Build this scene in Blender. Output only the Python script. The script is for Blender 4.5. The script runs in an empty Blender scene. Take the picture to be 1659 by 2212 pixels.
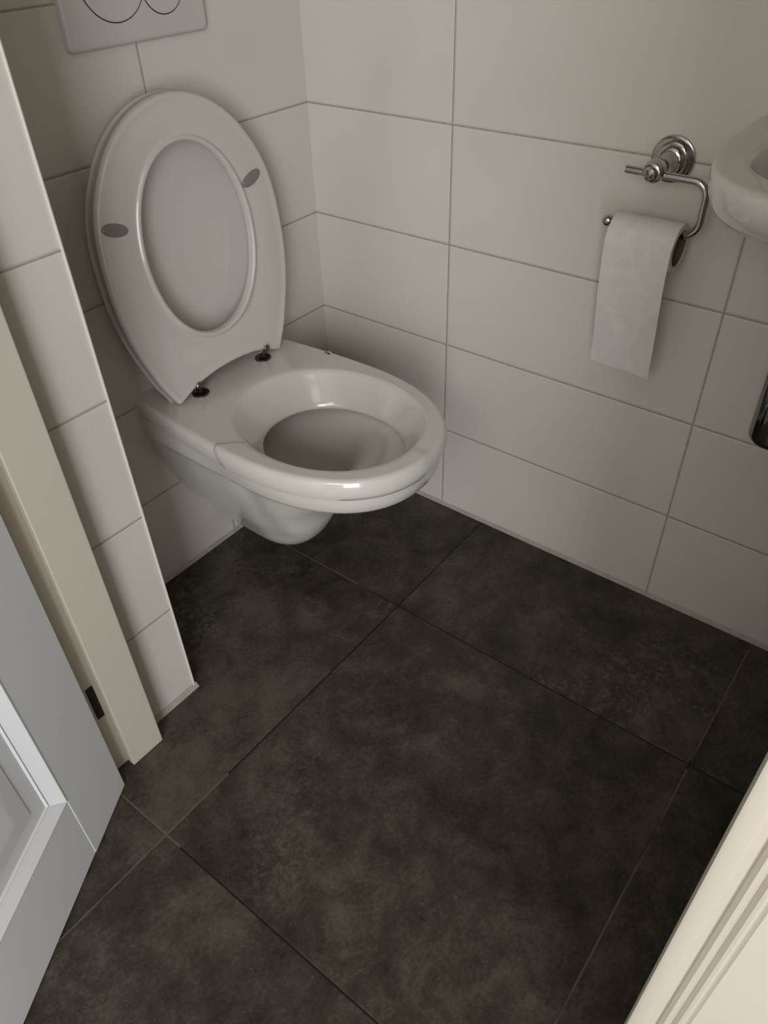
import bpy, bmesh, math, random
from mathutils import Vector, Matrix, noise
random.seed(4)
PI = math.pi
sc = bpy.context.scene
COL = sc.collection

# ------------------------------------------------------------ camera
cam_d = bpy.data.cameras.new('camera'); cam = bpy.data.objects.new('camera', cam_d); COL.objects.link(cam)
Rm = Matrix(((0.6114, -0.7908, -0.0273), (0.5215, 0.3767, 0.7656), (-0.5952, -0.4823, 0.6427)))
m = Rm.transposed().to_4x4(); m.translation = Vector((-1.1561, -1.0857, 1.1342))
cam.matrix_world = m
cam_d.sensor_fit = 'HORIZONTAL'; cam_d.sensor_width = 36.0
cam_d.lens = 1641.2 / 1659.0 * 36.0
cam_d.clip_start = 0.02
sc.camera = cam

# ------------------------------------------------------------ world, lights, exposure
w = bpy.data.worlds.new('world'); sc.world = w; w.use_nodes = True
bg = w.node_tree.nodes['Background']; bg.inputs[0].default_value = (1.0, 0.93, 0.82, 1); bg.inputs[1].default_value = 0.46
def area(name, loc, target, sx, sy, power, col):
    d = bpy.data.lights.new(name, 'AREA'); d.shape = 'RECTANGLE'; d.size = sx; d.size_y = sy
    d.energy = power; d.color = col
    o = bpy.data.objects.new(name, d); COL.objects.link(o); o.location = loc
    o.rotation_euler = (Vector(target) - Vector(loc)).to_track_quat('-Z', 'Y').to_euler()
    return o
area('hall_window_light', (-2.68, -2.18, 1.12), (-0.6, -0.35, 0.7), 0.75, 2.0, 55, (0.95, 0.975, 1.0))
area('hall_side_fill', (-2.9, -1.35, 1.75), (0.0, -0.75, 0.5), 0.9, 0.9, 19, (1.0, 0.95, 0.88))  # added soft fill that evens out the right wall, no known lamp
area('hall_ceiling_light', (-1.5, -1.7, 2.25), (-0.9, -0.9, 0.3), 0.7, 0.7, 3, (1.0, 0.86, 0.66))
vs = sc.view_settings
vs.view_transform = 'Standard'; vs.look = 'None'; vs.gamma = 1.0; vs.use_curve_mapping = False
vs.exposure = -0.20

# ------------------------------------------------------------ node helpers
def mat(name):
    mt = bpy.data.materials.new(name); mt.use_nodes = True
    nt = mt.node_tree; return mt, nt, nt.nodes['Principled BSDF']
def setp(b, **k):
    names = dict(base='Base Color', rough='Roughness', metal='Metallic', spec='Specular IOR Level', coat='Coat Weight', coatr='Coat Roughness', sss='Subsurface Weight')
    for a, v in k.items():
        if a == 'base' and len(v) == 3: v = (*v, 1)
        b.inputs[names[a]].default_value = v
class NB:
    def __init__(s, nt): s.nt = nt
    def n(s, t, **k):
        x = s.nt.nodes.new(t)
        for a, v in k.items(): setattr(x, a, v)
        return x
    def link(s, a, b): s.nt.links.new(a, b)
    def m(s, op, a, b=None, c=None, clamp=False):
        x = s.n('ShaderNodeMath', operation=op, use_clamp=clamp)
        for i, v in enumerate((a, b, c)):
            if v is None: continue
            if isinstance(v, (int, float)): x.inputs[i].default_value = v
            else: s.link(v, x.inputs[i])
        return x.outputs[0]
    def coords(s): return s.n('ShaderNodeTexCoord').outputs['Object']
    def sep(s, v):
        x = s.n('ShaderNodeSeparateXYZ'); s.link(v, x.inputs[0]); return x.outputs
    def noise(s, v, scale, detail=4, rough=.5, dist=0):
        x = s.n('ShaderNodeTexNoise'); s.link(v, x.inputs['Vector'])
        x.inputs['Scale'].default_value = scale; x.inputs['Detail'].default_value = detail
        x.inputs['Roughness'].default_value = rough; x.inputs['Distortion'].default_value = dist
        return x.outputs[0]
    def ramp(s, v, *st):
        x = s.n('ShaderNodeValToRGB'); s.link(v, x.inputs[0]); e = x.color_ramp.elements
        while len(e) < len(st): e.new(0.5)
        for q, (p, c) in zip(e, st): q.position = p; q.color = (*c, 1) if len(c) == 3 else c
        return x.outputs[0]
    def mix(s, f, a, b):
        x = s.n('ShaderNodeMix', data_type='RGBA')
        if isinstance(f, (int, float)): x.inputs[0].default_value = f
        else: s.link(f, x.inputs[0])
        for i, v in ((6, a), (7, b)):
            if isinstance(v, tuple): x.inputs[i].default_value = (*v, 1)
            else: s.link(v, x.inputs[i])
        return x.outputs[2]
    def bump(s, h, strength, dist, normal=None):
        x = s.n('ShaderNodeBump'); x.inputs['Strength'].default_value = strength; x.inputs['Distance'].default_value = dist
        s.link(h, x.inputs['Height'])
        if normal is not None: s.link(normal, x.inputs['Normal'])
        return x.outputs[0]
    def line(s, c, off, period, width):
        # distance (m) to the nearest joint of a row of joints
        a = s.m('SUBTRACT', c, off); a = s.m('DIVIDE', a, period); a = s.m('ADD', a, 100.0)
        a = s.m('FRACT', a); a = s.m('SUBTRACT', a, 0.5); a = s.m('ABSOLUTE', a); a = s.m('SUBTRACT', 0.5, a)
        return s.m('MULTIPLY', a, period)
    def band(s, d, w0, w1):
        x = s.n('ShaderNodeMapRange', interpolation_type='SMOOTHSTEP'); s.link(d, x.inputs[0])
        x.inputs[1].default_value = w0; x.inputs[2].default_value = w1
        x.inputs[3].default_value = 1; x.inputs[4].default_value = 0
        return x.outputs[0]

H = 0.2016; Z0 = 0.2077
def tile_mat(name, axis, off, vertical=True):
    mt, nt, b = mat(name); nb = NB(nt); co = nb.coords(); xyz = nb.sep(co)
    dz = nb.line(xyz[2], Z0, H, 0)
    d = dz
    if vertical:
        dv = nb.line(xyz[axis], off, 0.5, 0); d = nb.m('MINIMUM', dz, dv)
    g = nb.band(d, 0.0010, 0.0019)
    n1 = nb.noise(co, 3.0, 3); n2 = nb.noise(co, 90.0, 3)
    base = nb.ramp(n1, (.35, (.60, .565, .515)), (.65, (.64, .605, .555)))
    sp = nb.ramp(nb.noise(co, 55, 2, .5), (.25, (1, 1, 1)), (.285, (0, 0, 0)))
    base = nb.mix(nb.m('MULTIPLY', sp, 0.12), base, (.42, .38, .33))
    gcol = nb.ramp(n2, (.3, (.30, .27, .23)), (.7, (.39, .355, .305)))
    nb.link(nb.mix(g, base, gcol), b.inputs['Base Color'])
    r = nb.m('ADD', nb.m('MULTIPLY', g, 0.5), 0.24); nb.link(r, b.inputs['Roughness'])
    edge = nb.band(d, 0.0008, 0.0042)
    hgt = nb.m('SUBTRACT', nb.m('MULTIPLY', nb.noise(co, 9, 2), 0.35), edge)
    nb.link(nb.bump(hgt, 0.55, 0.0016), b.inputs['Normal'])
    b.inputs['Specular IOR Level'].default_value = 0.45
    return mt
M = {}
M['tile_back'] = tile_mat('glazed_tile_back', 0, -0.355)
M['tile_right'] = tile_mat('glazed_tile_right', 1, -0.3244)
M['tile_plain'] = tile_mat('glazed_tile_reveal', 0, 0, False)

def simple(name, base, rough, metal=0, spec=.5, coat=0, nscale=None, nbump=0, var=0.0, bdist=.001):
    mt, nt, b = mat(name); nb = NB(nt); co = nb.coords()
    if var:
        lo = tuple(c * (1 - var) for c in base); hi = tuple(min(1, c * (1 + var)) for c in base)
        nb.link(nb.ramp(nb.noise(co, nscale or 12, 4), (.3, lo), (.7, hi)), b.inputs['Base Color'])
    else: setp(b, base=base)
    setp(b, rough=rough, metal=metal, spec=spec, coat=coat, coatr=.04)
    if nbump: nb.link(nb.bump(nb.noise(co, nscale or 12, 4), nbump, bdist), b.inputs['Normal'])
    return mt
M['ceramic'] = simple('white_ceramic', (.62, .60, .555), .16, coat=.6, nscale=9, nbump=.05, var=.02)
M['plastic'] = simple('seat_plastic', (.55, .52, .485), .22, coat=.3, nscale=6, var=.015)
M['plate'] = simple('flush_plate_plastic', (.52, .50, .47), .35, nscale=8, var=.01)
M['bumper'] = simple('bumper_rubber', (.20, .18, .165), .35, nscale=40, var=.06)
M['chrome'] = simple('chrome', (.50, .485, .46), .08, metal=1, nscale=30, var=.03)
M['dark_metal'] = simple('tarnished_hinge_metal', (.17, .155, .135), .3, metal=1, nscale=90, var=.2)
M['smoked_chrome'] = simple('trap_chrome', (.22, .215, .205), .08, metal=1, nscale=30, var=.05)
M['cavity_shade'] = simple('painted_cavity_shade', (.015, .012, .010), .8, nscale=30, var=.1)  # near-black colour stands in for shade inside the slot and gaps
M['cream'] = simple('cream_gloss_paint', (.55, .515, .435), .32, nscale=5, nbump=.10, var=.02, bdist=.002)
M['white_paint'] = simple('white_door_paint', (.77, .785, .80), .30, nscale=5, nbump=.08, var=.015, bdist=.002)
M['cream_mould'] = simple('cream_moulding_paint', (.70, .68, .60), .35, nscale=7, nbump=.08, var=.02)
M['caulk'] = simple('grey_caulk', (.34, .32, .285), .6, nscale=60, nbump=.2, var=.12)
M['edge_profile'] = simple('white_edge_profile', (.66, .63, .58), .3, nscale=10, var=.02)
M['plaster'] = simple('painted_plaster', (.62, .58, .52), .8, nscale=20, nbump=.1, var=.02)
M['cardboard'] = simple('cardboard_core', (.10, .075, .05), .9, nscale=60, var=.1)
M['water'] = simple('bowl_water', (.36, .35, .31), .03, spec=.6, nscale=5, var=.03)

def paper_mat():
    mt, nt, b = mat('toilet_paper'); nb = NB(nt); co = nb.coords()
    nb.link(nb.ramp(nb.noise(co, 60, 5), (.3, (.62, .60, .57)), (.7, (.68, .66, .63))), b.inputs['Base Color'])
    v = nb.n('ShaderNodeTexVoronoi'); nb.link(co, v.inputs['Vector']); v.inputs['Scale'].default_value = 420
    h = nb.m('ADD', v.outputs['Distance'], nb.m('MULTIPLY', nb.noise(co, 35, 3), 2.0))
    nb.link(nb.bump(h, .3, .0008), b.inputs['Normal']); setp(b, rough=.95, spec=.1)
    return mt
M['paper'] = paper_mat()

XB, YA, FS = -0.3233, -0.438, 0.5985
def floor_mat():
    mt, nt, b = mat('dark_stone_floor_tile'); nb = NB(nt); co = nb.coords(); xyz = nb.sep(co)
    dx = nb.line(xyz[0], XB, FS, 0); dy = nb.line(xyz[1], YA, FS, 0)
    d = nb.m('MINIMUM', dx, dy)
    # each tile gets its own shift of the pattern
    cell = nb.n('ShaderNodeCombineXYZ')
    cx = nb.m('FLOOR', nb.m('DIVIDE', nb.m('SUBTRACT', xyz[0], XB), FS)); cy = nb.m('FLOOR', nb.m('DIVIDE', nb.m('SUBTRACT', xyz[1], YA), FS))
    nb.link(nb.m('MULTIPLY', cx, 7.3), cell.inputs[0]); nb.link(nb.m('MULTIPLY', cy, 5.1), cell.inputs[1])
    nb.link(nb.m('ADD', nb.m('MULTIPLY', cx, 3.7), nb.m('MULTIPLY', cy, 1.9)), cell.inputs[2])
    va = nb.n('ShaderNodeVectorMath', operation='ADD'); nb.link(co, va.inputs[0]); nb.link(cell.outputs[0], va.inputs[1]); p = va.outputs[0]
    big = nb.noise(p, 3.2, 5, .6, .6); mid = nb.noise(p, 17, 6, .65, .4); fine = nb.noise(p, 140, 4, .7)
    f = nb.m('ADD', nb.m('MULTIPLY', big, .42), nb.m('MULTIPLY', mid, .36)); f = nb.m('ADD', f, nb.m('MULTIPLY', fine, .22))
    base = nb.ramp(f, (.40, (.017, .0135, .0092)), (.50, (.044, .036, .0265)), (.60, (.088, .075, .058)))
    patch = nb.m('MULTIPLY', nb.ramp(nb.noise(p, 2.6, 3, .5), (.54, (0, 0, 0)), (.70, (1, 1, 1))),
                 nb.ramp(nb.noise(p, 75, 5, .75), (.50, (0, 0, 0)), (.60, (1, 1, 1))))
    base = nb.mix(nb.m('MULTIPLY', patch, .55), base, (.15, .14, .12))
    spk = nb.ramp(nb.noise(p, 260, 2, .5), (.70, (0, 0, 0)), (.735, (1, 1, 1)))
    base = nb.mix(nb.m('MULTIPLY', spk, .35), base, (.24, .22, .18))
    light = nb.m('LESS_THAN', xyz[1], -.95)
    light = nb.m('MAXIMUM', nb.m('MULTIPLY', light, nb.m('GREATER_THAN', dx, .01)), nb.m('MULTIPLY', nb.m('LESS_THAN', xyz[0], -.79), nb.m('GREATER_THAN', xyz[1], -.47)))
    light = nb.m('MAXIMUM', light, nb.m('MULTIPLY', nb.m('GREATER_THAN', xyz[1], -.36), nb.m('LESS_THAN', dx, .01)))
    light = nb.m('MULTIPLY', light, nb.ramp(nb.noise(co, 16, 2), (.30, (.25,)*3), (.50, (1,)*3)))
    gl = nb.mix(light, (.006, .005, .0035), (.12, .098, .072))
    g = nb.band(d, 0.0008, 0.0018)
    nb.link(nb.mix(g, base, gl), b.inputs['Base Color'])
    nb.link(nb.ramp(mid, (.3, (.38,)*3), (.7, (.55,)*3)), b.inputs['Roughness'])
    hgt = nb.m('SUBTRACT', nb.m('ADD', nb.m('MULTIPLY', mid, .25), nb.m('MULTIPLY', fine, .12)), nb.band(d, .0006, .003))
    nb.link(nb.bump(hgt, .4, .0015), b.inputs['Normal'])
    setp(b, spec=.35)
    return mt
M['floor'] = floor_mat()

# ------------------------------------------------------------ mesh helpers
def link(name, verts, faces, material, parent=None, smooth=True, bevel=0, segs=2, auto=None):
    me = bpy.data.meshes.new(name); me.from_pydata([tuple(v) for v in verts], [], faces); me.update()
    bm = bmesh.new(); bm.from_mesh(me); bmesh.ops.remove_doubles(bm, verts=bm.verts, dist=1e-6)
    bmesh.ops.recalc_face_normals(bm, faces=bm.faces); bm.to_mesh(me); bm.free()
    me.materials.append(material)
    o = bpy.data.objects.new(name, me); COL.objects.link(o)
    if parent is not None: o.parent = parent; o.matrix_parent_inverse = parent.matrix_world.inverted()
    if bevel:
        md = o.modifiers.new('bevel', 'BEVEL'); md.width = bevel; md.segments = segs; md.limit_method = 'ANGLE'; md.angle_limit = math.radians(35)
        md.harden_normals = False
    if smooth:
        me.polygons.foreach_set('use_smooth', [True] * len(me.polygons))
        try: me.set_sharp_from_angle(angle=math.radians(auto or 40))
        except Exception: pass
    return o
def struct(o): o['kind'] = 'structure'; return o
def empty(name, loc, label=None, cat=None, rz=0):
    o = bpy.data.objects.new(name, None); COL.objects.link(o); o.location = loc; o.rotation_euler = (0, 0, rz)
    o.empty_display_size = .05
    if label: o['label'] = label; o['category'] = cat
    bpy.context.view_layer.update()
    return o
def box(x0, x1, y0, y1, z0, z1):
    v = [(x, y, z) for z in (z0, z1) for x, y in ((x0, y0), (x1, y0), (x1, y1), (x0, y1))]
    return v, [(0, 3, 2, 1), (4, 5, 6, 7), (0, 1, 5, 4), (1, 2, 6, 5), (2, 3, 7, 6), (3, 0, 4, 7)]
def tube(pts, r, n=16, cap=True):
    pts = [Vector(p) for p in pts]; rs = r if isinstance(r, (list, tuple)) else [r] * len(pts)
    V, F = [], []; T = []
    for i in range(len(pts)):
        a = pts[max(0, i - 1)]; b = pts[min(len(pts) - 1, i + 1)]; T.append((b - a).normalized())
    up = T[0].orthogonal().normalized()
    for i, p in enumerate(pts):
        up = (up - T[i] * up.dot(T[i])).normalized(); s = T[i].cross(up)
        for k in range(n):
            a = 2 * PI * k / n; V.append(p + (up * math.cos(a) + s * math.sin(a)) * rs[i])
    for i in range(len(pts) - 1):
        for k in range(n): F.append((i*n+k, i*n+(k+1) % n, (i+1)*n+(k+1) % n, (i+1)*n+k))
    if cap: F.append(tuple(range(n))); F.append(tuple((len(pts)-1)*n + k for k in range(n)))
    return V, F
def lathe(profile, origin, axis, n=40):
    # profile: list of (distance along axis, radius)
    A = Vector(axis).normalized(); U = A.orthogonal().normalized(); W = A.cross(U); O = Vector(origin)
    V, F = [], []
    for d, r in profile:
        r = max(r, 1e-5)
        for k in range(n):
            a = 2 * PI * k / n; V.append(O + A * d + (U * math.cos(a) + W * math.sin(a)) * r)
    for i in range(len(profile) - 1):
        for k in range(n): F.append((i*n+k, i*n+(k+1) % n, (i+1)*n+(k+1) % n, (i+1)*n+k))
    F.append(tuple(range(n))); F.append(tuple((len(profile)-1)*n + k for k in range(n)))
    return V, F
def merge(*parts):
    V, F = [], []
    for v, f in parts:
        o = len(V); V += list(v); F += [tuple(i + o for i in q) for q in f]
    return V, F
def smoothstep(a, b, x):
    t = min(1, max(0, (x - a) / (b - a))); return t * t * (3 - 2 * t)
def interp(tab, x):
    # monotone-ish piecewise cubic (Catmull-Rom on a table)
    n = len(tab)
    if x <= tab[0][0]: return tab[0][1]
    if x >= tab[-1][0]: return tab[-1][1]
    for i in range(n - 1):
        if tab[i][0] <= x <= tab[i+1][0]: break
    x0, y0 = tab[i]; x1, y1 = tab[i+1]; h = x1 - x0; t = (x - x0) / h
    m0 = (y1 - tab[i-1][1]) / (x1 - tab[i-1][0]) if i > 0 else (y1 - y0) / h
    m1 = (tab[i+2][1] - y0) / (tab[i+2][0] - x0) if i < n - 2 else (y1 - y0) / h
    return (2*t**3-3*t**2+1)*y0 + (t**3-2*t**2+t)*h*m0 + (-2*t**3+3*t**2)*y1 + (t**3-t**2)*h*m1

# ------------------------------------------------------------ structure
CEIL = 2.45
struct(link('floor', *box(-3.6, 0.12, -3.2, 0.12, -0.10, 0.0), M['floor'], smooth=False))
struct(link('wall_back', *box(-0.92, 0.12, 0.0, 0.12, 0.0, CEIL), M['tile_back'], smooth=False))
struct(link('wall_right', *box(0.0, 0.12, -1.62, 0.0, 0.0, CEIL), M['tile_right'], smooth=False))
struct(link('wall_front', *box(-0.813, 0.0, -1.62, -1.50, 0.0, CEIL), M['tile_back'], smooth=False))
# the left wall: the return beside the pan, the part beyond the doorway, the lintel over the door
struct(link('wall_left', *merge(box(-0.913, -0.7034, -0.2562, 0.0, 0.0, CEIL),
                                box(-0.913, -0.7034, -1.62, -1.145, 0.0, CEIL),
                                box(-0.913, -0.7034, -1.145, -0.2562, 2.08, CEIL)), M['tile_plain'], smooth=False))
struct(link('wall_hall', *box(-0.913, -0.70, -3.2, -1.62, 0.0, CEIL), M['plaster'], smooth=False))
struct(link('wall_hall_end', *box(-3.6, -0.92, 0.30, 0.42, 0.0, CEIL), M['plaster'], smooth=False))
struct(link('ceiling', *box(-3.6, 0.12, -3.2, 0.42, CEIL, CEIL + .1), M['plaster'], smooth=False))
# tile edge profile on the corner of the return
v, f = tube([(-0.7045, -0.2575, 0.004), (-0.7045, -0.2575, CEIL - .002)], 0.0020, 10)
struct(link('trim_1', v, f, M['edge_profile']))
# caulk joints at the foot of the walls
def prism_x(x0, x1, prof):   # prof in (y, z)
    V = [(x, y, z) for x in (x0, x1) for y, z in prof]; n = len(prof)
    return V, [tuple(range(n)), tuple(range(n, 2*n))] + [(i, (i+1) % n, n+(i+1) % n, n+i) for i in range(n)]
def prism_y(y0, y1, prof):   # prof in (x, z)
    V = [(x, y, z) for y in (y0, y1) for x, z in prof]; n = len(prof)
    return V, [tuple(range(n)), tuple(range(n, 2*n))] + [(i, (i+1) % n, n+(i+1) % n, n+i) for i in range(n)]
struct(link('trim_2', *prism_x(-0.7034, 0.0, [(0.0, 0), (-.005, 0), (-.0035, .004), (0.0, .0075)]), M['caulk']))
struct(link('trim_3', *prism_y(-1.50, 0.0, [(0.0, 0), (-.005, 0), (-.0035, .004), (0.0, .0075)]), M['caulk']))
struct(link('trim_4', *prism_x(-0.813, -0.699, [(-.2562, 0), (-.264, 0), (-.2605, .005), (-.2562, .009)]), M['caulk']))

# door frame, hinge side: lining, stop and rebate
jamb = empty('trim_5', (-0.86, -0.29, 0)); struct(jamb)
JX0 = -0.913
link('lining', *box(JX0, -0.813, -0.283, -0.2562, 0.0, 2.06), M['cream'], jamb, bevel=.0015)
link('door_stop', *box(-0.875, -0.8128, -0.2995, -0.2825, 0.0, 2.06), M['cream'], jamb, bevel=.0022, segs=3)
link('hinge_mortise', *box(-0.8925, -0.8800, -0.2840, -0.2825, 0.136, 0.210), M['cavity_shade'], jamb, bevel=.0005)  # thin proud plate, its black colour paints the shade inside the mortise
# door frame, closing side, with the moulded architrave on the hall face
jamb2 = empty('trim_6', (-0.86, -1.12, 0)); struct(jamb2)
link('lining', *box(JX0, -0.813, -1.145, -1.112, 0.0, 2.06), M['cream'], jamb2, bevel=.0015)
prof = [(-0.913, -1.0975), (-0.9205, -1.0975), (-0.9235, -1.0985), (-0.9245, -1.1005), (-0.9245, -1.1075),
        (-0.9235, -1.1090), (-0.9205, -1.1110), (-0.9185, -1.1135), (-0.9185, -1.1142), (-0.9215, -1.1150), (-0.9238, -1.1166), (-0.9240, -1.1185), (-0.9222, -1.1200), (-0.9200, -1.1206),
        (-0.9212, -1.1214), (-0.9238, -1.1230), (-0.9242, -1.1248), (-0.9228, -1.1262), (-0.9208, -1.1268), (-0.9214, -1.1276), (-0.9228, -1.1288), (-0.9230, -1.1650), (-0.9200, -1.1680), (-0.913, -1.1680)]
n = len(prof)
V = [(x, y, z) for z in (0.0, 2.06) for x, y in prof]
F = [tuple(range(n)), tuple(range(n, 2*n))] + [(i, (i+1) % n, n+(i+1) % n, n+i) for i in range(n)]
link('architrave', V, F, M['cream'], jamb2, auto=28)
head = empty('trim_7', (-0.86, -0.69, 2.06)); struct(head)
link('lining', *box(JX0, -0.813, -1.145, -0.2562, 2.06, 2.08), M['cream'], head, bevel=.0015)

# the open door
U = Vector((-.8621, -.5068, 0)); Nn = Vector((.5068, -.8621, 0))
door = empty('door_1', (-.907, -.318, 0)); struct(door)
P0 = Vector((-.907, -.318, 0))
def dpt(u, z, d): return P0 + U * u + Nn * d + Vector((0, 0, z))     # d > 0 stands proud of the face
def dbox(u0, u1, z0, z1, d0, d1):
    V = [dpt(u, z, d) for z in (z0, z1) for u, d in ((u0, d0), (u1, d0), (u1, d1), (u0, d1))]
    return V, box(0, 1, 0, 1, 0, 1)[1]
TH = -.038; DW = .80; DT = 2.02; SW = .1145; RB = .155
link('stile', *dbox(0, SW, .004, DT, TH, 0), M['white_paint'], door, bevel=.0016, segs=3)
link('stile', *dbox(DW - SW, DW, .004, DT, TH, 0), M['white_paint'], door, bevel=.0016, segs=3)
link('rail', *dbox(SW, DW - SW, .004, RB, TH, -.0010), M['white_paint'], door, bevel=.0008)
link('rail', *dbox(SW, DW - SW, .93, 1.06, TH, -.0010), M['white_paint'], door, bevel=.0008)
link('rail', *dbox(SW, DW - SW, DT - .12, DT, TH, -.0010), M['white_paint'], door, bevel=.0008)
for z0, z1 in ((RB, .93), (1.06, DT - .12)):
    u0, u1 = SW, DW - SW
    # bolection moulding: nested rectangular loops, mitred at the corners
    loops = [(0, -.020), (0, .0008), (.0016, .0008), (.0030, -.0004), (.0188, -.0122), (.0203, -.0110), (.0225, -.0135), (.0225, -.020)]
    V, F = [], []
    for o_, d_ in loops:
        V += [dpt(u0+o_, z0+o_, d_), dpt(u1-o_, z0+o_, d_), dpt(u1-o_, z1-o_, d_), dpt(u0+o_, z1-o_, d_)]
    for i in range(len(loops)):
        j = (i + 1) % len(loops)
        for k in range(4): F.append((i*4+k, i*4+(k+1) % 4, j*4+(k+1) % 4, j*4+k))
    link('moulding', V, F, M['white_paint'], door, auto=25)
    pl = [(.0, -.0138), (.048, -.0138), (.0485, -.0125), (.075, -.0095), (.078, -.0095)]
    V, F = [], []
    for o_, d_ in pl:
        V += [dpt(u0+o_, z0+o_, d_), dpt(u1-o_, z0+o_, d_), dpt(u1-o_, z1-o_, d_), dpt(u0+o_, z1-o_, d_)]
    m0 = len(V)
    V += [dpt(u0, z0, TH+.008), dpt(u1, z0, TH+.008), dpt(u1, z1, TH+.008), dpt(u0, z1, TH+.008)]
    for i in range(len(pl) - 1):
        for k in range(4): F.append((i*4+k, i*4+(k+1) % 4, (i+1)*4+(k+1) % 4, (i+1)*4+k))
    F.append(tuple(m0-4+k for k in range(4))); F.append(tuple(m0+k for k in range(4)))
    for k in range(4): F.append((k, (k+1) % 4, m0+(k+1) % 4, m0+k))
    link('panel', V, F, M['white_paint'], door, auto=25)

# ------------------------------------------------------------ toilet pan
AX = -.357
pan = empty('toilet', (AX, 0, 0), 'white wall-hung toilet with seat and lid raised, hanging above the dark floor', 'toilet')
NS, NF, NBk = 96, 84, 40
def outline(w0, w1, yc, yf, y0=0.0, p=2.25):
    """closed loop: from the wall on the left, round the front, back to the wall on the right, along the wall"""
    L = []
    for i in range(NS):
        t = i / NS; y = y0 + (yc - y0) * t; e = math.sin(t * PI / 2) ** 1.15
        L.append((-(w0 + (w1 - w0) * e), -y))
    for i in range(NF + 1):
        a = PI * i / NF
        c, s = math.cos(a), math.sin(a)
        x = -math.copysign(abs(c) ** (2 / p), c) * w1; y = yc + (abs(s) ** (2 / p)) * (yf - yc)
        L.append((x, -y))
    for i in range(NS - 1, -1, -1):
        t = i / NS; y = y0 + (yc - y0) * t; e = math.sin(t * PI / 2) ** 1.15
        L.append(((w0 + (w1 - w0) * e), -y))
    for i in range(1, NBk):
        t = i / NBk; L.append((w0 * (1 - 2 * t), -y0))
    return L
ZT = .430
# z, w0, w1, yc, yf
levels = [
    (.0860, .020, .020, .10, .150), (.0865, .032, .034, .12, .185), (.0900, .038, .042, .14, .210), (.0960, .042, .0475, .15, .228), (.105, .046, .054, .16, .243),
    (.120, .053, .061, .17, .259), (.140, .063, .070, .18, .275), (.165, .080, .082, .19, .288), (.190, .097, .094, .20, .298), (.215, .110, .102, .205, .303), (.240, .121, .112, .21, .320), (.265, .130, .120, .212, .332),
    (.285, .137, .126, .215, .343), (.305, .144, .1305, .22, .356), (.317, .149, .134, .225, .374), (.327, .152, .1375, .23, .393), (.335, .1545, .142, .237, .418), (.3405, .156, .1465, .247, .445), (.3455, .157, .152, .255, .468), (.3495, .1575, .158, .262, .488),
    (.3535, .158, .1640, .268, .5050), (.358, .1582, .1685, .27, .5150),
    (.364, .1585, .1705, .27, .5205), (.377, .159, .1730, .27, .5235), (.390, .1592, .1745, .27, .5245), (.3945, .1594, .1742, .27, .5238), (.3958, .1596, .1790, .27, .5285),
    (.403, .160, .1808, .27, .5320), (.411, .1605, .1815, .27, .5335), (.418, .1605, .1812, .27, .5330), (.4245, .1595, .1795, .27, .5310), (.4285, .1575, .1765, .27, .5280), (ZT, .1545, .1725, .27, .5240)]
V, F = [], []
def is_rim(y): return smoothstep(.2310, .2340, -y)
for z, w0, w1, yc, yf in levels:
    L = outline(w0, w1, yc, yf)
    for (x, y) in L:
        if z < .395 and y < -.001 and abs(x) > .02:     # the deck overhangs a plainer flank towards the wall
            k = (1 - smoothstep(.15, .30, -y)) * smoothstep(.24, .30, z)
            x = math.copysign(abs(x) + (min(abs(x), w0 + .028 * -y) - abs(x)) * k, x)
        if z < .36 and y < -.12:      # hollow between the flank and the front of the trap
            k = math.exp(-((y + .232) / .030) ** 2) * smoothstep(.02, .07, abs(x)) * smoothstep(.11, .16, z) * (1 - smoothstep(.33, .36, z))
            x -= math.copysign(.006 * k, x)
        V.append((AX + x, y, z))
NL = len(L)
for i in range(len(levels) - 1):
    for k in range(NL): F.append((i*NL+k, i*NL+(k+1) % NL, (i+1)*NL+(k+1) % NL, (i+1)*NL+k))
F.append(tuple(range(NL)))
topi = (len(levels) - 1) * NL
# outer front rim strip stands 2 mm proud from the joint line forward
for idx in range(len(V)):
    x, y, z = V[idx]
    if z > .3952 and y < -.05:
        k = is_rim(y + (z - .43) * -.55) * (1 - smoothstep(AX - .02, AX + .02, x))
        dx = x - AX; sgn = 1 if dx > 0 else -1
        d = Vector((dx, y + .30, 0)).normalized() * .0022 * k
        V[idx] = (x + d.x, y + d.y, z + (.0030 * k if z > .42 else 0))
# deck rings between the outer edge and the bowl mouth
def oval(cx, cy, sx, syf, syb, ang, p=2.1):
    c, s = math.cos(ang), math.sin(ang)
    sy = syb if s > 0 else syf
    r = (abs(c / sx) ** p + abs(s / sy) ** p) ** (-1 / p)
    return cx + c * r, cy + s * r
CY = -.322
angs = [math.atan2(V[topi+k][1] - CY, V[topi+k][0] - AX) for k in range(NL)]
ringid = [topi]
NR = 14
mouth = [oval(AX, CY, .1475, .176, .174, a) for a in angs]
for j in range(1, NR + 1):
    t = j / NR; base = len(V)
    for k in range(NL):
        ox, oy, oz = V[topi + k]; mx, my = mouth[k]
        x = ox + (mx - ox) * t; y = oy + (my - oy) * t
        kk = is_rim(y + .034 * t) * (1 if x < AX else 0)
        V.append((x, y, ZT + .0030 * kk * (1 - smoothstep(.75, 1, t) * .6)))
    ringid.append(base)
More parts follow.
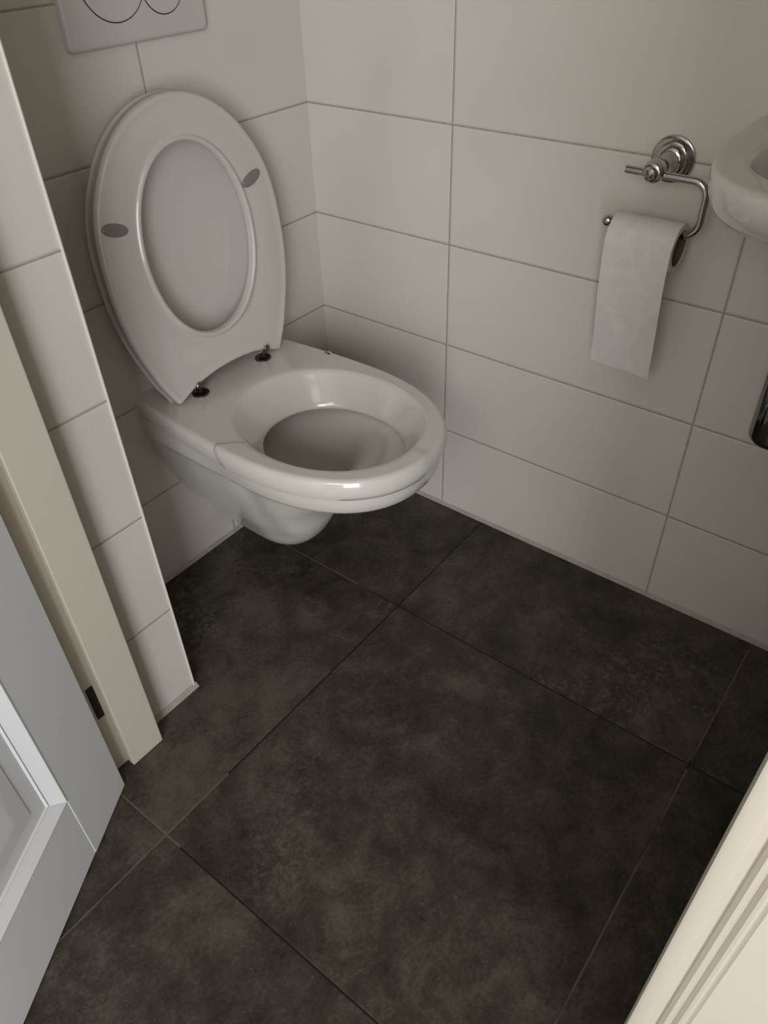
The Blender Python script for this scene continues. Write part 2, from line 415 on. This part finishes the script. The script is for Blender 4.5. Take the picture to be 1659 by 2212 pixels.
inner = [(.1450, .1735, .1715, 0, .4288), (.1425, .1705, .168, 0, .4262), (.1395, .167, .164, 0, .4215), (.1345, .161, .156, -.001, .413), (.127, .152, .146, -.003, .401), (.119, .143, .137, -.005, .389),
         (.1125, .1355, .1305, -.006, .3795), (.1100, .1325, .1280, -.006, .3745), (.1095, .1320, .1275, -.006, .3715), (.1115, .1340, .1300, -.006, .3690), (.1180, .141, .138, -.006, .3680), (.1225, .140, .143, -.005, .3640),
         (.1225, .1080, .148, .003, .352), (.117, .086, .160, .028, .335), (.107, .067, .160, .044, .31), (.095, .055, .148, .055, .28), (.079, .045, .128, .065, .25), (.063, .038, .106, .070, .222), (.052, .033, .088, .074, .200), (.045, .028, .072, .075, .180), (.038, .022, .055, .075, .160)]

for sx, syf, syb, dy, z in inner:
    base = len(V)
    for k in range(NL):
        x, y = oval(AX, CY + dy, sx, syf, syb, angs[k], 2.1)
        V.append((x, y, z))
    ringid.append(base)
for a, b in zip(ringid, ringid[1:]):
    for k in range(NL): F.append((a+k, a+(k+1) % NL, b+(k+1) % NL, b+k))
F.append(tuple(ringid[-1] + k for k in range(NL)))
body = link('pan_body', V, F, M['ceramic'], pan, auto=60)
Wv = [(*oval(AX, CY + .074, .0555, .0355, .094, 2*PI*k/48), .206) for k in range(48)]
link('water', Wv, [tuple(range(48))], M['water'], pan)
# fixing bolt cap on the right flank
v, f = lathe([(0, .009), (.003, .009), (.0035, .0078), (.007, .0070), (.0095, .0045), (.0103, 0)], (-.1915, -.178, .4245), (.9, 0, .45), 24)
fc = link('fixing_cap', v, f, M['chrome'], pan); fc['label'] = 'small chrome fixing cap'

# ------------------------------------------------------------ seat and lid (raised)
A0 = Vector((AX - .002, -.095, .435)); B0 = Vector((AX - .002, -.050, .90)); SD = (B0 - A0).normalized(); SN = Vector((0, -SD.z, SD.y)).normalized()  # towards the room
def spt(x, s, d): return A0 + Vector((x, 0, 0)) + SD * s + SN * d
SW_TAB = [(.0, .128), (.012, .134), (.037, .1475), (.07, .160), (.10, .170), (.14, .180), (.19, .1865), (.235, .187), (.28, .184), (.32, .1755), (.355, .161), (.39, .1385)]
def seat_outline(grow=0.0, bot=0.0, n=40, lobes=True):
    R = []
    for i in range(n): R.append((interp(SW_TAB, .39 * i / n), .39 * i / n))
    # superelliptic crown above s=.39 joined smoothly
    w, s0 = .1385, .39; topS = .4625
    a = .1865; b = topS - .23
    for i in range(0, 41):
        ang = math.acos(min(1, .1385 / a)) + (PI/2 - math.acos(.1385 / a)) * i / 40
        x = a * math.cos(ang); y = s0 + (math.sin(ang) - math.sin(math.acos(.1385/a))) / (1 - math.sin(math.acos(.1385/a))) * (topS - s0)
        R.append((x, y))
    # lower edge, right half: corner lobe then arch to the centre
    low = []
    if lobes:
        low = [(0, .0235), (.03, .0225), (.06, .0185), (.085, .0125), (.105, .0045), (.118, -.001), (.126, -.0025)]
    else:
        low = [(0, .0265), (.03, .0255), (.06, .0215), (.082, .015), (.096, .0), (.106, -.014), (.116, -.018), (.126, -.010)]
    right = low + R
    pts = right + [(-x, s) for x, s in reversed(right) if x > 1e-6]
    # grow along the outline normal
    if grow or bot:
        c = (0, .23); out = []
        for x, s in pts:
            v = Vector((x - c[0], s - c[1])); l = v.length; v.normalize()
            out.append((x + v.x * grow, s + v.y * grow))
        pts = out
    return pts
def ring_mesh(loopsdef, closed_section=True):
    V, F = [], []; n = len(loopsdef[0])
    for L in loopsdef: V += L
    m_ = len(loopsdef)
    for i in range(m_ if closed_section else m_ - 1):
        j = (i + 1) % m_
        for k in range(n): F.append((i*n+k, i*n+(k+1) % n, j*n+(k+1) % n, j*n+k))
    return V, F, n, m_
def resample(pts, n):
    P = pts + [pts[0]]; D = [0]
    for a, b in zip(P, P[1:]): D.append(D[-1] + math.hypot(b[0]-a[0], b[1]-a[1]))
    out = []; j = 0
    for i in range(n):
        t = D[-1] * i / n
        while D[j+1] < t: j += 1
        u = (t - D[j]) / max(1e-9, D[j+1] - D[j]); out.append((P[j][0] + (P[j+1][0]-P[j][0])*u, P[j][1] + (P[j+1][1]-P[j][1])*u))
    return out
SC = (0, .243)
OUT = resample(seat_outline(), 220)
ang2 = [math.atan2(s - SC[1], x - SC[0]) for x, s in OUT]
def hole(sx, sy, a, p=2.05):
    c, s = math.cos(a), math.sin(a); r = (abs(c/sx)**p + abs(s/sy)**p) ** (-1/p); return SC[0] + c*r, SC[1] + s*r
def inset(pts, d):
    n = len(pts); out = []
    for i in range(n):
        a = pts[i-1]; b = pts[(i+1) % n]; t = Vector((b[0]-a[0], b[1]-a[1])).normalized(); nn = Vector((-t.y, t.x))
        out.append((pts[i][0] + nn.x*d, pts[i][1] + nn.y*d))
    return out
# outline runs counter-clockwise, so +d goes inwards
loops = []
for d, dep in [(0.0120, -.0175), (.0045, -.0170), (.0010, -.0140), (0, -.0105), (.0003, -.0055), (.0015, -.0022), (.0040, -.0004), (.0075, .0002), (.0105, -.0006), (.0130, -.0010)]:
    loops.append([spt(x, s, dep) for x, s in inset(OUT, d)])
I0 = inset(OUT, .0130)
HO = [hole(.1200, .1620, a) for a in ang2]
for t in (.15, .3, .45, .6, .75, .9, 1.0):
    bulge = -.0010 + .0018 * math.sin(t * PI)
    loops.append([spt(a[0]+(b[0]-a[0])*t, a[1]+(b[1]-a[1])*t, bulge) for a, b in zip(I0, HO)])
for sx, sy, dep in [(.1185, .1605, .0002), (.1165, .1585, .0024), (.1145, .1565, .0032), (.1122, .1542, .0026), (.1104, .1524, .0004), (.1098, .1518, -.0040), (.1100, .1520, -.0100), (.112, .154, -.0150), (.116, .158, -.0175)]:
    loops.append([spt(*hole(sx, sy, a), dep) for a in ang2])
v, f, n_, m_ = ring_mesh(loops)
seat_root = link('seat', v, f, M['plastic'], pan, auto=50)
# lid behind the ring: shallow dished shell with a turned edge
OL = resample(seat_outline(grow=.0015, lobes=False), 220)
loops = []
for d, dep in [(.0060, -.0215), (.0030, -.0200), (.0008, -.0205), (0, -.0230), (.0010, -.0262), (.0040, -.0290)]:
    loops.append([spt(x, s, dep - .005) for x, s in inset(OL, d)])
def dish(q, dep, t, d0):
    out = []
    for x, s in inset(OL, d0):
        a = math.atan2(s - .235, x); b = smoothstep(0, .45, t)
        ex, es = .187 * math.cos(a), .235 + .225 * math.sin(a)
        x, s = x + (ex - x) * b, s + (es - s) * b
        out.append(spt(x * (1 - t), s + (.235 - s) * t, dep - .005))
    return out
back = [dish(None, dd, t, .0040) for t, dd in ((.1, -.0335), (.25, -.0385), (.5, -.0450), (.75, -.0490), (.97, -.0500))]
front = [dish(None, dd, t, .0060) for t, dd in ((.97, -.0455), (.85, -.0450), (.7, -.0435), (.55, -.0410), (.42, -.0380), (.32, -.0350), (.2, -.0300), (.1, -.0250))]
v, f, n_, m_ = ring_mesh(loops + back + front)
f = [q for q in f]
# close the small centre openings
nb_ = (len(loops) + len(back) - 1) * n_; nf_ = (len(loops) + len(back)) * n_
f = [q for q in f if not (q[0] // n_ == len(loops) + len(back) - 1)]
f.append(tuple(nb_ + k for k in range(n_))); f.append(tuple(nf_ + k for k in range(n_)))
link('lid', v, f, M['plastic'], pan, auto=50)
# buffers
def bumper(x, s, tilt, L=.0225, Wd=.0098):
    V, F = [], []; n = 28
    prof = [(1, -.0015), (1, .0012), (.96, .0024), (.85, .0032), (.5, .0036), (.0001, .0037)]
    for k_, dep in prof:
        for k in range(n):
            a = 2*PI*k/n; u = math.cos(a)*L*k_; w_ = math.sin(a)*Wd*k_
            V.append(spt(x + u*math.cos(tilt) - w_*math.sin(tilt), s + u*math.sin(tilt) + w_*math.cos(tilt), dep))
    for i in range(len(prof)-1):
        for k in range(n): F.append((i*n+k, i*n+(k+1) % n, (i+1)*n+(k+1) % n, (i+1)*n+k))
    F.append(tuple(range(n)))
    o = link('buffer', V, F, M['bumper'], seat_root); o['label'] = 'dark grey oval rubber buffer'
bumper(-.1505, .3055, -.30); bumper(.1335, .3095, .34)
# hinges: a disc on the ceramic and a bent pin up into the seat corner
for hx, lean in ((-.4345, -1), (-.2770, 1)):
    disc = lathe([(0, .0155), (.0018, .0158), (.0028, .0148), (.0022, .0118), (.0012, .0112), (.0010, 0)], (hx, -.0885, ZT), (0, 0, 1), 32)
    nut = lathe([(0, .0070), (.0060, .0068), (.0075, .0050), (.0078, 0)], (hx - .001, -.0885, ZT + .0015), (0, 0, 1), 6)
    q = lean * .0045
    pin = tube([(hx, -.0905, ZT + .003), (hx, -.092, ZT + .010), (hx + q*.2, -.0945, ZT + .016), (hx + q*.6, -.0975, ZT + .0205), (hx + q, -.0975, ZT + .0222), (hx + q*1.3, -.092, ZT + .0215)], .0031, 12)
    eye = lathe([(0, .0062), (.0016, .0064), (.0028, .0052), (.0030, 0)], (hx + q*1.3, -.0962, ZT + .0215), (0, -1, 0), 24)
    link('hinge', *merge(disc, nut, pin, eye), M['dark_metal'], pan)['label'] = 'dark metal hinge with bent pin'

# ------------------------------------------------------------ flush plate
fp = empty('flush_plate', (-.348, 0, 1.038), 'pale plastic dual flush plate with two round buttons above the toilet', 'flush plate')
fx0, fx1, fz0, fz1 = -.4735, -.2215, .9555, 1.120
def rrect(x0, x1, z0, z1, r, n=6):
    P = []
    for cx, cz, a0 in ((x1-r, z0+r, -PI/2), (x1-r, z1-r, 0), (x0+r, z1-r, PI/2), (x0+r, z0+r, PI)):
        for i in range(n+1):
            a = a0 + PI/2*i/n; P.append((cx + r*math.cos(a), cz + r*math.sin(a)))
    return P
V, F = [], []
lp = [(0, 0), (0, -.006), (.0015, -.0095), (.004, -.0115), (.008, -.012)]
for d, y in lp:
    V += [(x, y, z) for x, z in rrect(fx0+d, fx1-d, fz0+d, fz1-d, .008)]
n = len(V) // len(lp)
for i in range(len(lp)-1):
    for k in range(n): F.append((i*n+k, i*n+(k+1) % n, (i+1)*n+(k+1) % n, (i+1)*n+k))
F += [tuple(range(n)), tuple((len(lp)-1)*n+k for k in range(n))]
link('cover', V, F, M['plate'], fp)
for cx, cz, r, lab in ((-.3845, 1.0395, .0555, 'large round flush button'), (-.3005, 1.0225, .0375, 'small round flush button')):
    gap = link('button_gap', *lathe([(0, r + .0008), (.0004, r + .0008), (.0005, 0)], (cx, -.0119, cz), (0, -1, 0), 64), M['cavity_shade'], fp)
    b_ = link('button', *lathe([(0, r - .0006), (.0011, r - .0007), (.0018, r - .0016), (.0020, r - .004), (.0020, 0)], (cx, -.0120, cz), (0, -1, 0), 64), M['plate'], fp)
    b_['label'] = lab

# ------------------------------------------------------------ paper holder and roll
HX = -.066
ph = empty('toilet_paper_holder', (0, -.702, .813), 'chrome wall-mounted toilet paper holder with round rosette and bent wire arm', 'toilet paper holder')
O = (0, -.7015, .8135)
link('rosette', *lathe([(0, .0315), (.003, .0320), (.0055, .0310), (.0065, .0285), (.0075, .0275), (.0105, .0262), (.0120, .0240), (.0128, .0222), (.0150, .0212), (.0175, .0195), (.0195, .0160), (.0205, .0120)], O, (-1, 0, 0), 56), M['chrome'], ph)
link('post', *lathe([(.018, .0150), (.026, .0130), (.032, .0098), (.038, .0082), (.044, .0080), (.047, .0098), (.050, .0100), (.053, .0120), (.060, .0150), (.068, .0155), (.075, .0145), (.0795, .0118), (.0805, .0085), (.082, .0072), (.0845, .0060), (.0855, .003), (.086, 0)], O, (-1, 0, 0), 44), M['chrome'], ph)
wire = [(-.6605, .8095), (-.68, .8093), (-.70, .8092), (-.74, .8090), (-.757, .8088)]
for i in range(1, 9):
    a = PI/2 * i/8; wire.append((-.757 - .020*math.sin(a), .7888 + .020*math.cos(a)))
wire.append((-.777, .7700))
for i in range(0, 9):
    a = PI/2 * i/8; wire.append((-.755 - .022*math.cos(a), .7575 - .022*math.sin(a)))
wire += [(-.74, .7355), (-.70, .7355), (-.655, .7355)]
link('wire_arm', *tube([(HX, y, z) for y, z in wire], .0052, 18), M['chrome'], ph)
link('end_knob', *lathe([(0, .0052), (.002, .0066), (.006, .0084), (.010, .0084), (.0140, .0064), (.0160, .0032), (.0164, 0)], (HX, -.6535, .7355), (0, 1, 0), 28), M['chrome'], ph)

roll = empty('toilet_paper_roll', (HX, -.709, .7160), 'nearly used up white toilet paper roll with a long sheet hanging down the tiles', 'toilet paper')
RC = Vector((HX, 0, .7166)); RI, RO = .0250, .0345; Y0, Y1 = -.6595, -.7575
n = 64; V, F = [], []
for r, y in ((RI, Y0), (RO - .0012, Y0), (RO, Y0 - .0015), (RO, Y1 + .0015), (RO - .0012, Y1), (RI, Y1)):
    for k in range(n):
        a = 2*PI*k/n; V.append((RC.x + r*math.cos(a), y, RC.z + r*math.sin(a)))
for i in range(6):
    j = (i+1) % 6
    for k in range(n): F.append((i*n+k, i*n+(k+1) % n, j*n+(k+1) % n, j*n+k))
link('roll', V, F, M['paper'], roll)
V, F = [], []
for r, y in ((RI - .0006, Y0 - .0006), (RI + .0001, Y0 - .0006), (RI + .0001, Y1 + .0006), (RI - .0006, Y1 + .0006)):
    for k in range(n):
        a = 2*PI*k/n; V.append((RC.x + r*math.cos(a), y, RC.z + r*math.sin(a)))
for i in range(4):
    j = (i+1) % 4
    for k in range(n): F.append((i*n+k, i*n+(k+1) % n, j*n+(k+1) % n, j*n+k))
link('core', V, F, M['cardboard'], roll)['label'] = 'brown cardboard core'
# hanging sheet: leaves the roll over the front and falls to z ~ .52
path = []
for i in range(13):
    a = PI/2 + PI/2 * i/12; path.append((RC.x + (RO+.0006)*math.cos(a), RC.z + (RO+.0006)*math.sin(a)))
xf = path[-1][0]; nseg = 34
for i in range(1, nseg + 1):
    t = i/nseg; path.append((xf + .006*math.sin(t*2.6)*t + .018*t*t, RC.z - t*.198))
NW = 14; V, F = [], []
for side in (0, 1):
    for i, (x, z) in enumerate(path):
        t = max(0, (i-12)/nseg)
        for j in range(NW + 1):
            u = j/NW; y = Y0 + (Y1 - Y0)*u
            wob = .0016*t*math.sin(u*5 + t*4) + .0010*t*math.sin(u*11 - t*6)
            V.append((x + wob + (.0007 if side else 0), y, z - .007*t*t*t*(1-u)*0 + .0*u + (-.006*(u) * (t**6))))
R_ = len(path)*(NW+1)
for i in range(len(path)-1):
    for j in range(NW):
        a = i*(NW+1)+j; q = (a, a+1, a+NW+2, a+NW+1); F.append(q); F.append(tuple(R_+k for k in reversed(q)))
# close the edges
for i in range(len(path)-1):
    for j in (0, NW):
        a = i*(NW+1)+j; b = a+NW+1; F.append((a, b, R_+b, R_+a))
for j in range(NW):
    for i in (0, len(path)-1):
        a = i*(NW+1)+j; F.append((a, a+1, R_+a+1, R_+a))
link('hanging_sheet', V, F, M['paper'], roll, auto=60)

# ------------------------------------------------------------ hand basin and its trap
bs = empty('hand_basin', (0, -.985, .84), 'small white ceramic hand basin with rounded corners fixed to the right wall', 'hand basin')
BYC, BW = -.992, .180   # centre along the wall, half width
ZB = .882
def bas(inx, iny, xw, p=3.0, n=72):
    """outline: straight back on the wall x=0, rounded front; returns closed loop"""
    P = []
    for i in range(n + 1):
        a = -PI/2 + PI * i/n; c, s = math.cos(a), math.sin(a)
        P.append((-(abs(c) ** (2/p)) * inx, BYC + math.copysign(abs(s) ** (2/p), s) * iny))
    P2 = [(0 if xw == 0 else xw, y) for x, y in [(0, BYC + iny - 2*iny*i/20) for i in range(1, 20)]]
    return P + P2
def loop_b(dep, hw, z, xw=0.0, p=3.5): return [(min(x, xw), y, z) if xw else (x, y, z) for x, y in bas(dep, hw, xw, p)]
LB = [loop_b(.15, .085, .772), loop_b(.20, .115, .776), loop_b(.245, .142, .785), loop_b(.280, .162, .797), loop_b(.302, .175, .811), loop_b(.316, .183, .826), loop_b(.324, .187, .843),
      loop_b(.3275, .1885, .860), loop_b(.328, .1890, .870), loop_b(.3265, .1882, .877), loop_b(.3225, .186, .8808), loop_b(.317, .183, ZB)]
LB = [[(x, y, ZB - (ZB - z) * .76) for x, y, z in L] for L in LB]
nB = len(LB[0]); cyb = BYC; cxb = -.175
V = [p_ for L in LB for p_ in L]; F = []
for i in range(len(LB)-1):
    for k in range(nB): F.append((i*nB+k, i*nB+(k+1) % nB, (i+1)*nB+(k+1) % nB, (i+1)*nB+k))
F.append(tuple(range(nB)))
top = (len(LB)-1)*nB
an = [math.atan2(V[top+k][1]-cyb, V[top+k][0]-cxb) for k in range(nB)]
prev = top
for t in (.35, .7):
    base = len(V)
    for k in range(nB):
        ix, iy = oval(cxb, cyb, .118, .143, .143, an[k], 2.5); ox, oy, oz = V[top+k]
        V.append((ox+(ix-ox)*t, oy+(iy-oy)*t, ZB))
    for k in range(nB): F.append((prev+k, prev+(k+1) % nB, base+(k+1) % nB, base+k))
    prev = base
for sx, sy, z in ((.118, .143, ZB), (.115, .140, .8808), (.112, .137, .877), (.106, .130, .865), (.097, .120, .845), (.084, .105, .822), (.064, .082, .805), (.040, .05, .796), (.018, .018, .793)):
    base = len(V)
    for k in range(nB):
        ix, iy = oval(cxb, cyb, sx, sy, sy, an[k], 2.4); V.append((ix, iy, z))
    for k in range(nB): F.append((prev+k, prev+(k+1) % nB, base+(k+1) % nB, base+k))
    prev = base
F.append(tuple(prev+k for k in range(nB)))
link('basin_body', V, F, M['ceramic'], bs, auto=60)
# raised ledge where the basin meets the wall
link('back_ledge', *box(-.028, 0, BYC-.155, BYC+.175, .872, .897), M['ceramic'], bs, bevel=.006, segs=4)

tr = empty('bottle_trap', (-.135, -.963, .507), 'dark chrome bottle trap hanging below the hand basin at the right edge', 'bottle trap')
TX, TY = -.135, -.963
link('trap_body', *lathe([(0, .0), (.0005, .022), (.003, .0275), (.008, .0315), (.014, .0325), (.125, .0325), (.127, .0315), (.129, .0275), (.132, .027), (.140, .020), (.142, .0165), (.2350, .0165)], (TX, TY, .507), (0, 0, 1), 48), M['smoked_chrome'], tr)
link('waste_pipe', *tube([(TX + .025, TY, .60), (TX + .06, TY, .60), (0, TY, .60)], .0155, 24), M['chrome'], tr)
link('wall_flange', *lathe([(0, .031), (.004, .031), (.009, .024), (.011, .016)], (0, TY, .60), (-1, 0, 0), 36), M['chrome'], tr)
